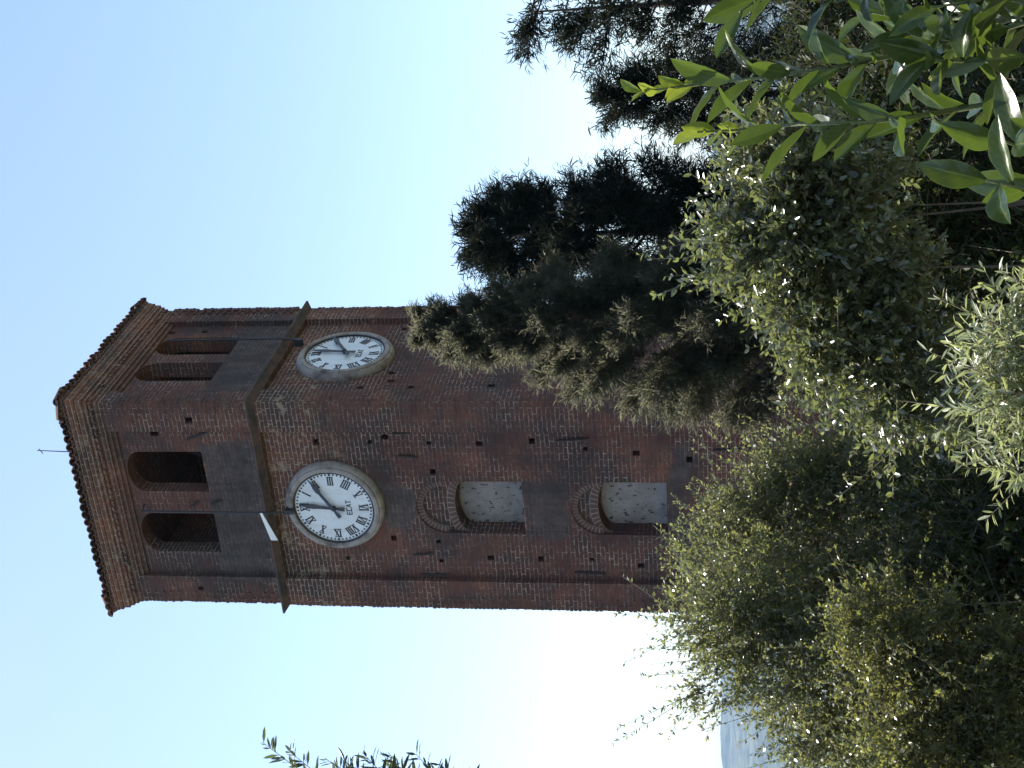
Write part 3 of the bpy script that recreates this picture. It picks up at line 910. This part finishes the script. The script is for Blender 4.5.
def shrub(name, label, cat, lobes, base_xy, mat, kind, leaf, n_twig, per_twig, twig_len, group=None, upward=0.5, clump=0.36, wisps=(), tone_bias=0.0, inner=0.45, long=0.09, nstem=12):
    """lobes: (world centre, radius). Twigs gather in clumps on the lobes, leaves alternate along each twig."""
    bz = terrain_z(*base_xy)
    root = empty(name, (base_xy[0], base_xy[1], bz))
    tag(root, label, cat, group)
    off = np.array([base_xy[0], base_xy[1], bz])
    C = np.array([list(c) for c, r in lobes]); RR = np.array([r for c, r in lobes])
    wgt = RR ** 2 / np.sum(RR ** 2)
    cl_c, cl_r, cl_d, cl_t = [], [], [], []
    for c, r, w in zip(C, RR, wgt):
        m = 34
        d = rand_unit(m)
        rad = r * (inner + (1.22 - inner) * RNG.random(m) ** 0.75)
        cl_c.append(c + d * rad[:, None] * np.array([1, 1, 1.0])); cl_r.append(r * clump * (0.4 + 1.0 * RNG.random(m))); cl_d.append(d); cl_t.append(RNG.random(m))
    cl_c = np.concatenate(cl_c); cl_r = np.concatenate(cl_r); cl_d = np.concatenate(cl_d); cl_t = np.concatenate(cl_t)
    w = cl_r ** 2 * (0.25 + RNG.random(len(cl_r))); w /= w.sum()
    ci = RNG.choice(len(cl_c), n_twig, p=w)
    o = cl_c[ci] + rand_unit(n_twig) * (cl_r[ci] * RNG.random(n_twig) ** 0.5)[:, None]
    d = unit(cl_d[ci] * 0.7 + np.array([0, 0, upward]) + RNG.normal(size=(n_twig, 3)) * 0.45)
    ln = twig_len * (0.5 + RNG.random(n_twig))
    lg = RNG.random(n_twig) < long
    ln = np.where(lg, ln * 2.1, ln)
    tt = cl_t[ci]
    if len(wisps):
        wo = np.array([list(q[0]) for q in wisps]); we = np.array([list(q[1]) for q in wisps])
        o = np.concatenate([o, wo]); d = np.concatenate([d, unit(we - wo)]); ln = np.concatenate([ln, np.linalg.norm(we - wo, axis=1)]); tt = np.concatenate([tt, RNG.random(len(wo))])
    nt_ = len(o)
    e = o + d * ln[:, None]
    tubes_fast('twigs', MAT['twig'], root, o - off, e - off, np.minimum(ln * 0.006, 0.002) + leaf * 0.015, np.minimum(ln * 0.002, 0.0008) + leaf * 0.008)
    nl = np.maximum(3, (per_twig * (ln / twig_len) ** 0.8).astype(int))
    ti = np.repeat(np.arange(nt_), nl)
    f = RNG.random(len(ti)) ** 0.8
    pos = o[ti] + d[ti] * (ln[ti] * f)[:, None]
    rad = rand_unit(len(ti))
    rad = unit(rad - d[ti] * np.sum(rad * d[ti], axis=1, keepdims=True))
    ax = unit(rad * 0.75 + d[ti] * 0.65 + np.array([0, 0, -0.12]))
    nor = unit(np.array([0, 0, 1.0]) * 0.8 + d[ti] * 0.2 + RNG.normal(size=(len(ti), 3)) * 0.75)
    size = leaf * (0.65 + 0.6 * RNG.random(len(ti))) * (1.0 - 0.35 * f)
    tone = np.clip(0.55 * tt[ti] + 0.45 * RNG.random(len(ti)) + 0.25 * (f - 0.5) + tone_bias, 0, 1)
    foliage('foliage', mat, root, kind, pos - off, ax, nor, size, tone)
    st = MB()
    lb = sorted(range(len(C)), key=lambda i: -RR[i])[:nstem]
    for i in lb:
        c = Vector(C[i]) - Vector(off)
        p1 = Vector((c.x * 0.88 + random.uniform(-.1, .1), c.y * 0.88 + random.uniform(-.1, .1), -0.25))
        mid = p1.lerp(c, 0.5) + Vector((random.uniform(-.15, .15), random.uniform(-.15, .15), 0.1))
        r = 0.009 + 0.010 * RR[i]
        st.tube([p1, mid, mid.lerp(c, 0.75)], [r, r * 0.7, r * 0.3], 6)
    st.build('stems', MAT['bark'], root)
    return root

def conifer(name, label, base, height, prof, mat, n_branch, spr, blade, lean=(0, 0), stems=1, group=None, rise=0.45, start=0.0, spread=0.16, gap=0.0, seed=0, asym=None):
    """trunk(s), rising branches and feathery drooping sprays; prof(t) = crown radius at height fraction t"""
    rg = np.random.default_rng(100 + seed)
    root = empty(name, base)
    tag(root, label, 'tree', group)
    tr = MB()
    for sidx in range(stems):
        ox = 0.0 if stems == 1 else (sidx - (stems - 1) / 2) * 0.16
        tr.tube([(ox, 0, -0.2), (ox + lean[0] * 0.4, lean[1] * 0.4, height * 0.45), (ox * 1.5 + lean[0], lean[1], height * 0.97)], [0.013 * height + 0.03, 0.010 * height, 0.008], 9)
    ga = 2.39996
    P, AX, NO, SZ, TN = [], [], [], [], []
    for i in range(n_branch):
        t = start + (1 - start) * ((i + rg.random()) / n_branch) ** 0.9
        t = min(t, 0.985)
        if rg.random() < gap: continue
        az = i * ga + rg.normal() * 0.3
        rad = prof(t) * (0.72 + 0.5 * rg.random())
        if asym: rad *= asym(az)
        h = height * t
        p0 = np.array([lean[0] * t, lean[1] * t, h - rad * rise * 0.6])
        dr = np.array([math.cos(az), math.sin(az), 0])
        # arched branch
        p1 = p0 + dr * rad * 0.55 + np.array([0, 0, rad * rise * 0.75])
        p2 = p0 + dr * rad + np.array([0, 0, rad * rise * 0.95])
        tr.tube([p0, p1, p2], [0.006 + rad * 0.014, 0.005 + rad * 0.008, 0.003], 4, cap=False)
        ns = max(4, int(spr * (0.3 + rad)))
        u = 0.18 + 0.82 * rg.random(ns) ** 0.75
        q = (1 - u)[:, None] ** 2 * p0 + 2 * ((1 - u) * u)[:, None] * p1 + (u ** 2)[:, None] * p2
        side = rg.normal(size=(ns, 3)) * spread * (0.4 + rad)
        sd = unit(dr * 0.75 + side / (spread + 1e-6) * 0.28 + np.array([0, 0, 0.45]))
        sl = blade * (1.2 + 1.8 * rg.random(ns))
        tb = rg.random(ns)
        for j in range(ns):
            nb = rg.integers(9, 15)
            f = rg.random(nb)
            o = q[j] + side[j] * 0.5
            P.append(o + sd[j] * (f * sl[j])[:, None] + rg.normal(size=(nb, 3)) * blade * 0.16)
            ax = unit(sd[j] * 0.8 + rg.normal(size=(nb, 3)) * 0.45 + np.array([0, 0, -0.12]))
            AX.append(ax); NO.append(unit(np.array([0, 0, 1.0]) + rg.normal(size=(nb, 3)) * 0.6))
            SZ.append(blade * (0.55 + 0.7 * rg.random(nb)))
            TN.append(np.clip(0.5 * tb[j] + 0.5 * rg.random(nb), 0, 1))
    tr.build('trunk', MAT['bark'], root)
    foliage('crown', mat, root, 'needle', np.concatenate(P), np.concatenate(AX), np.concatenate(NO), np.concatenate(SZ), np.concatenate(TN))
    return root

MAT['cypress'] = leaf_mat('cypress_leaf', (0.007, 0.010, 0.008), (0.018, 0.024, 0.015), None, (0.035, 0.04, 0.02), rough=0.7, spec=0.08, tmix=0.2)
MAT['cypress_front'] = leaf_mat('cypress_leaf_sunlit', (0.006, 0.010, 0.007), (0.026, 0.032, 0.020), None, (0.30, 0.29, 0.18), rough=0.6, spec=0.12, tmix=0.34)  # cypress leaf again, brightness of the sunlit fringe put into its colour
MAT['olivegreen'] = leaf_mat('olive_green_leaf', (0.016, 0.025, 0.010), (0.105, 0.118, 0.050), (0.14, 0.15, 0.08), (0.27, 0.29, 0.09), rough=0.30, spec=0.9, tmix=0.50, dry=(0.26, 0.15, 0.03))
MAT['yellowgreen'] = leaf_mat('yellow_green_leaf', (0.03, 0.04, 0.014), (0.12, 0.13, 0.05), (0.13, 0.14, 0.07), (0.30, 0.31, 0.07), rough=0.36, spec=0.55, tmix=0.44)
MAT['glossy'] = leaf_mat('glossy_green_leaf', (0.012, 0.020, 0.008), (0.12, 0.14, 0.065), (0.16, 0.175, 0.11), (0.25, 0.28, 0.08), rough=0.28, spec=1.0, tmix=0.40)
MAT['silver'] = leaf_mat('silvery_leaf', (0.10, 0.125, 0.05), (0.38, 0.39, 0.26), (0.42, 0.43, 0.33), (0.40, 0.44, 0.15), rough=0.35, spec=0.6, tmix=0.45)
MAT['narrow'] = leaf_mat('narrow_grey_green_leaf', (0.03, 0.045, 0.025), (0.06, 0.085, 0.045), (0.09, 0.11, 0.07), (0.14, 0.18, 0.06), rough=0.4, spec=0.5, tmix=0.3)
MAT['shade_filler'] = leaf_mat('shade_filler_leaf', (0.010, 0.018, 0.008), (0.03, 0.045, 0.015), None, (0.08, 0.10, 0.02), rough=0.5, spec=0.2, tmix=0.25)  # near-black leaf colour stands in for the deep shade
MAT['laurel'] = leaf_mat('laurel_leaf', (0.014, 0.030, 0.008), (0.042, 0.070, 0.014), (0.045, 0.07, 0.026), (0.105, 0.16, 0.02), rough=0.29, spec=0.5, tmix=0.38, midrib=(0.12, 0.16, 0.05))
MAT['laurel_young'] = leaf_mat('laurel_young_leaf', (0.09, 0.15, 0.015), (0.15, 0.20, 0.02), (0.13, 0.17, 0.04), (0.26, 0.31, 0.035), rough=0.32, spec=0.5, tmix=0.45, midrib=(0.30, 0.30, 0.08))

# ------------------------------------------------------------------ conifers
def cprof(pts):
    xs = [p[0] for p in pts]; ys = [p[1] for p in pts]
    return lambda t: float(np.interp(t, xs, ys))

def place(X, Yapex, d):
    p = W(X, Yapex, d)
    z = terrain_z(p.x, p.y)
    return (p.x, p.y, z), p.z - z

b, h = place(532, 468, 19.0)
conifer('conifer_tree', 'dark feathery conifer standing alone against the sky beside the tower', b, h,
        cprof([(0, 1.3), (.3, 1.2), (.55, 0.95), (.75, 0.78), (.88, 0.56), (.95, 0.36), (1, 0.15)]), MAT['cypress'], 135, 120, 0.115, group='conifers beside the tower', rise=0.45, seed=1, spread=0.085)
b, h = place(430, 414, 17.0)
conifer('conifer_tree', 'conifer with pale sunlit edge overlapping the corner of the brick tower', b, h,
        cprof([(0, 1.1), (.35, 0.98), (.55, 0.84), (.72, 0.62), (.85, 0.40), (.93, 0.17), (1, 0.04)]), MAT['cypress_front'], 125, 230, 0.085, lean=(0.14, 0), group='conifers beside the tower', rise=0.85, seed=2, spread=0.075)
b, h = place(768, 520, 14.0)
conifer('conifer_tree', 'open twin stemmed conifer with drooping sprays, farthest from the tower', b, h,
        cprof([(0, 1.1), (.35, 1.0), (.6, 0.82), (.8, 0.60), (.93, 0.45), (1, 0.4)]), MAT['cypress'], 62, 74, 0.10, stems=2, group='conifers beside the tower', rise=0.2, seed=3, spread=0.09)
b, h = place(668, 602, 16.0)
conifer('conifer_tree', 'short dark conifer between the laurel shoots and the twin stemmed conifer', b, h,
        cprof([(0, 0.9), (.5, 0.6), (.75, 0.32), (.9, 0.22), (1, 0.1)]), MAT['cypress'], 110, 70, 0.11, group='conifers beside the tower', rise=0.4, seed=4, spread=0.08)

# ------------------------------------------------------------------ shrubs
def px(lst, d):
    return [(W(X, Y, dd if dd else d), r * (dd if dd else d) / F_PX) for X, Y, r, dd in [(q + (None,))[:4] for q in lst]]

def gxy(X, d):
    p = W(X, 800, d); return (p.x, p.y)

shrub('evergreen_shrub', 'tall olive green shrub whose top covers the foot of the brick tower', 'shrub',
      px([(302, 832, 24), (285, 795, 34), (258, 770, 40), (232, 755, 40), (202, 745, 46), (185, 712, 26), (285, 865, 45), (250, 830, 60), (200, 805, 60), (312, 935, 40), (270, 915, 65), (220, 895, 75), (330, 995, 45), (285, 1000, 65), (220, 985, 75)], 9.6),
      gxy(265, 9.6), MAT['olivegreen'], 'tiny', 0.043, 6000, 12, 0.20, group='evergreen shrubs below the tower', upward=0.5)
wisp = []
for X0, Y0, X1, Y1 in [(118, 690, 120, 635), (96, 705, 92, 640), (108, 700, 104, 652), (150, 690, 160, 640), (168, 690, 182, 655), (140, 690, 142, 655), (64, 728, 52, 700), (40, 765, 22, 735), (182, 690, 200, 662), (120, 690, 132, 648), (26, 775, 12, 752)]:
    wisp.append((W(X0, Y0, 9.0), W(X1, Y1, 9.0)))
shrub('evergreen_shrub', 'spreading olive green shrub with wispy shoots rising against the white sky', 'shrub',
      px([(150, 730, 40), (115, 728, 36), (175, 775, 48), (130, 780, 52), (88, 778, 34), (48, 826, 30), (8, 836, 30), (120, 830, 60), (60, 860, 60), (0, 870, 55), (170, 850, 60), (140, 930, 70), (70, 940, 70), (10, 950, 60), (160, 1000, 70), (80, 1010, 70), (100, 835, 40, 9.3), (130, 860, 45, 9.3), (60, 880, 45, 9.3)], 8.8),
      gxy(90, 8.8), MAT['olivegreen'], 'tiny', 0.043, 6000, 12, 0.20, group='evergreen shrubs below the tower', upward=0.6, wisps=wisp, tone_bias=0.05)
shrub('yellow_green_shrub', 'low yellow green shrub in front of the wispy olive green shrub', 'shrub',
      px([(125, 885, 24), (150, 868, 16), (160, 905, 18), (95, 910, 26), (60, 935, 30), (20, 905, 26), (0, 930, 28), (130, 935, 26), (95, 965, 34), (40, 985, 36), (0, 1000, 36), (110, 1020, 36), (60, 1040, 40)], 7.6),
      gxy(70, 7.2), MAT['yellowgreen'], 'tiny', 0.040, 3600, 11, 0.17, upward=0.4)
shrub('privet_shrub', 'glossy small leaved shrub glinting below the dark conifers', 'shrub',
      px([(520, 760, 34), (560, 762, 32), (592, 800, 38), (540, 800, 48), (490, 800, 40), (450, 830, 42), (404, 838, 24), (500, 850, 45), (560, 850, 45), (420, 885, 42), (378, 885, 24), (368, 925, 32), (345, 925, 20), (460, 900, 40), (610, 840, 40), (622, 792, 32), (400, 930, 30), (440, 800, 18)], 6.2),
      gxy(480, 6.2), MAT['glossy'], 'small', 0.052, 3000, 10, 0.17, nstem=3, upward=0.35, clump=0.32, long=0.04)
shrub('silver_shrub', 'bright silvery leaved shrub at the foot of the glossy shrub', 'shrub',
      px([(450, 1046, 20), (415, 1026, 20), (378, 1008, 15), (345, 1028, 18), (305, 1016, 8), (392, 1068, 36), (462, 1076, 22), (320, 1062, 22)], 4.0),
      gxy(390, 4.0), MAT['silver'], 'narrow', 0.058, 420, 10, 0.11, upward=0.4)
shrub('oleander_shrub', 'tall shrub with narrow leaves reaching in beside the open sky', 'shrub',
      px([(-72, 400, 50), (-82, 335, 44), (-110, 460, 70), (-170, 420, 80), (-150, 560, 70)], 7.0),
      gxy(-130, 7.0), MAT['narrow'], 'narrow', 0.11, 620, 15, 0.20, upward=0.8, long=0.0,
      wisps=[(W(-40, 350, 7.0), W(26, 262, 7.0)), (W(-40, 360, 7.0), W(16, 290, 7.0)), (W(-40, 390, 7.0), W(10, 325, 7.0)), (W(-45, 420, 7.0), W(16, 362, 7.0)), (W(-40, 430, 7.0), W(16, 388, 7.0)), (W(-45, 470, 7.0), W(14, 416, 7.0)), (W(-45, 430, 7.0), W(6, 345, 7.0)), (W(-40, 480, 7.0), W(4, 440, 7.0))])
shrub('shade_filler', 'dark leafy filler added for the deep shade behind the glossy shrub', 'shade_filler',  # added dark foliage, fills the gaps where there is only shade
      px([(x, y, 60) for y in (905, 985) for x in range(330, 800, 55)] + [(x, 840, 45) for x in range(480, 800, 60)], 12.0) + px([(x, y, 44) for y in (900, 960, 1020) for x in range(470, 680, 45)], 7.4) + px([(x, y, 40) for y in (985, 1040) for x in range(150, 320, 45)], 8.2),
      gxy(560, 12.0), MAT['shade_filler'], 'small', 0.07, 9500, 10, 0.26, upward=0.4, nstem=4)

# white railing by the foot of the tower
def white_railing():
    p0, p1 = W(352, 951, 9.3), W(262, 949, 9.3)
    c = (p0 + p1) / 2
    z0 = terrain_z(c.x, c.y)
    t = empty('railing', (c.x, c.y, z0))
    tag(t, 'white painted railing glimpsed between the shrubs below the tower', 'railing')
    hz = c.z - z0
    L = (p1 - p0).length / 2 + 0.25
    for dz in (-0.045, 0.0, 0.045):
        MB().tube([(-L, 0, hz + dz), (L, 0, hz + dz)], 0.014, 8).build('rail', MAT['whitewash'], t)
    MB().tube([(-L, 0, 0.45), (L, 0, 0.45)], 0.014, 8).build('rail', MAT['whitewash'], t)
    for x in (-L, 0.0, L):
        MB().box(x - 0.025, x + 0.025, 0.016, 0.06, -0.1, hz + 0.07).build('post', MAT['whitewash'], t)
white_railing()

# ------------------------------------------------------------------ laurel close to the camera
def laurel_leaf_mesh(items, name, mat, parent, off):
    """items: (base, tip direction, normal, length, width, droop, tone)"""
    nu, nv = 13, 7
    V, Fc, UVs, T = [], [], [], []
    for base, ax, nor, L, wd, droop, tone in items:
        ax = ax.normalized(); nor = (nor - ax * nor.dot(ax)).normalized(); ay = nor.cross(ax)
        b0 = len(V)
        tw = random.uniform(-.3, .3)
        ph = random.uniform(0, 6); bend = random.uniform(-.16, .16); curl = random.uniform(0.2, 0.7)
        for i in range(nu):
            u = i / (nu - 1)
            w = wd * (math.sin(math.pi * u ** 1.12) ** 0.78 if 0 < u < 1 else 0.0) * 0.5
            if i == 0: w = 0.02 * wd
            c = base - off + ax * (L * u) - nor * (droop * L * u * u) + ay * (bend * L * u * u)
            for j in range(nv):
                v = (j / (nv - 1)) * 2 - 1
                lift = abs(v) * w * curl + 0.05 * w * math.sin(u * 17 + ph + j)
                side = (ay * math.cos(tw * u) + nor * math.sin(tw * u))
                V.append(c + side * (v * w) + nor * lift)
                UVs.append((u, v)); T.append(tone)
        for i in range(nu - 1):
            for j in range(nv - 1):
                a = b0 + i * nv + j
                Fc.append((a, a + nv, a + nv + 1, a + 1))
    me = bpy.data.meshes.new(name); me.from_pydata([tuple(v) for v in V], [], Fc)
    uv = me.uv_layers.new(name='UVMap')
    for li, l in enumerate(me.loops): uv.data[li].uv = UVs[l.vertex_index]
    at = me.attributes.new('tone', 'FLOAT', 'POINT'); at.data.foreach_set('value', np.array(T, np.float32))
    me.polygons.foreach_set('use_smooth', [True] * len(me.polygons))
    me.materials.append(mat)
    o = bpy.data.objects.new(name, me); COL.objects.link(o); o.parent = parent
    return o

def build_laurel():
    bx = W(800, 1100, 1.9)
    root = empty('laurel_shrub', (bx.x, bx.y, terrain_z(bx.x, bx.y)))
    tag(root, 'laurel shrub with large bright green leaves nearest the camera', 'shrub')
    off = Vector(root.location)
    def photo(x, y, d): return W(768 - y, x, d)
    # shoots as seen on the photograph, thickness and distance of their own
    shoots = [
        ([(640, 92), (700, 84), (760, 78), (830, 68), (900, 55), (980, 30), (1060, 0)], 1.85, 38, True),
        ([(698, 132), (740, 130), (800, 124), (870, 122), (930, 114), (965, 108), (1040, 96)], 1.75, 30, True),
        ([(870, 12), (920, 22), (960, 18), (1010, 0), (1070, -30)], 1.95, 14, False),
        ([(1000, 140), (1030, 150), (1080, 150)], 1.6, 5, False),
        ([(985, 180), (1030, 190), (1080, 180)], 1.55, 6, False),
        ([(925, 60), (970, 62), (1020, 60), (1080, 40)], 1.7, 12, False),
        ([(740, 12), (770, -10), (830, -30), (900, -50)], 1.9, 8, False),
        ([(840, -10), (900, -30), (980, -40)], 1.8, 14, False),
        ([(905, 34), (950, 40), (1000, 30), (1070, 10)], 1.78, 14, False),
        ([(930, 8), (980, 0), (1040, -20)], 1.7, 12, False),
    ]
    rs = random.Random(5)
    for k in range(16):                                  # the rest of the bush, beyond the edge of the picture
        x0 = rs.uniform(720, 1000); y0 = rs.uniform(-260, -60)
        shoots.append(([(x0, y0), (x0 + 90, y0 - 5), (x0 + 200, y0 - 20)], rs.uniform(1.6, 2.5), 14, k % 3 == 0))
    st = MB(); big, young = [], []
    for pts, d, nleaf, tip in shoots:
        P = [photo(x, y, d + 0.05 * math.sin(i * 1.7)) for i, (x, y) in enumerate(pts)]
        P.append(P[-1] + Vector((0.05, 0.1, -0.35)))
        n = len(P)
        st.tube([p - off for p in P], [0.0013 + 0.0033 * (i / (n - 1)) for i in range(n)], 7)
        seg = [(P[i + 1] - P[i]).length for i in range(n - 2)]
        tot = sum(seg)
        ph = rs.uniform(0, 6)
        for k in range(nleaf):
            s = tot * ((k + 0.3) / nleaf) ** 1.1
            i = 0
            ss = s
            while i < len(seg) - 1 and ss > seg[i]: ss -= seg[i]; i += 1
            p = P[i].lerp(P[i + 1], min(ss / seg[i], 1))
            t = (P[i] - P[i + 1]).normalized()           # towards the tip
            a = ph + k * 2.4
            side = t.cross(Vector((0.2, -1, 0.1))).normalized()
            o2 = t.cross(side)
            rad = side * math.cos(a) + o2 * math.sin(a) * 0.8
            isy = tip and k < nleaf * 0.22
            open_ = 0.5 if isy else 0.68
            ax = t * (1.0 - 0.35 * (k / nleaf)) + rad * open_ + Vector((0, 0, -0.10)) + Vector((rs.uniform(-.2, .2), rs.uniform(-.2, .2), rs.uniform(-.2, .2)))
            nor = (t * 0.9 - rad * 0.25 + Vector((rs.uniform(-.4, .4), rs.uniform(-.5, .3), rs.uniform(0.1, .6))))
            if isy:
                L = rs.uniform(0.022, 0.046)
                young.append((p, ax, nor, L, L * 0.48, rs.uniform(0, .2), rs.random()))
            else:
                L = rs.uniform(0.060, 0.092)
                big.append((p, ax, nor, L, L * rs.uniform(0.33, 0.42), rs.uniform(0.0, .28), rs.random()))
    st.build('stems', MAT['greenstem'], root, smooth=True)
    laurel_leaf_mesh(big, 'leaves', MAT['laurel'], root, off)
    laurel_leaf_mesh(young, 'young_leaves', MAT['laurel_young'], root, off)
build_laurel()
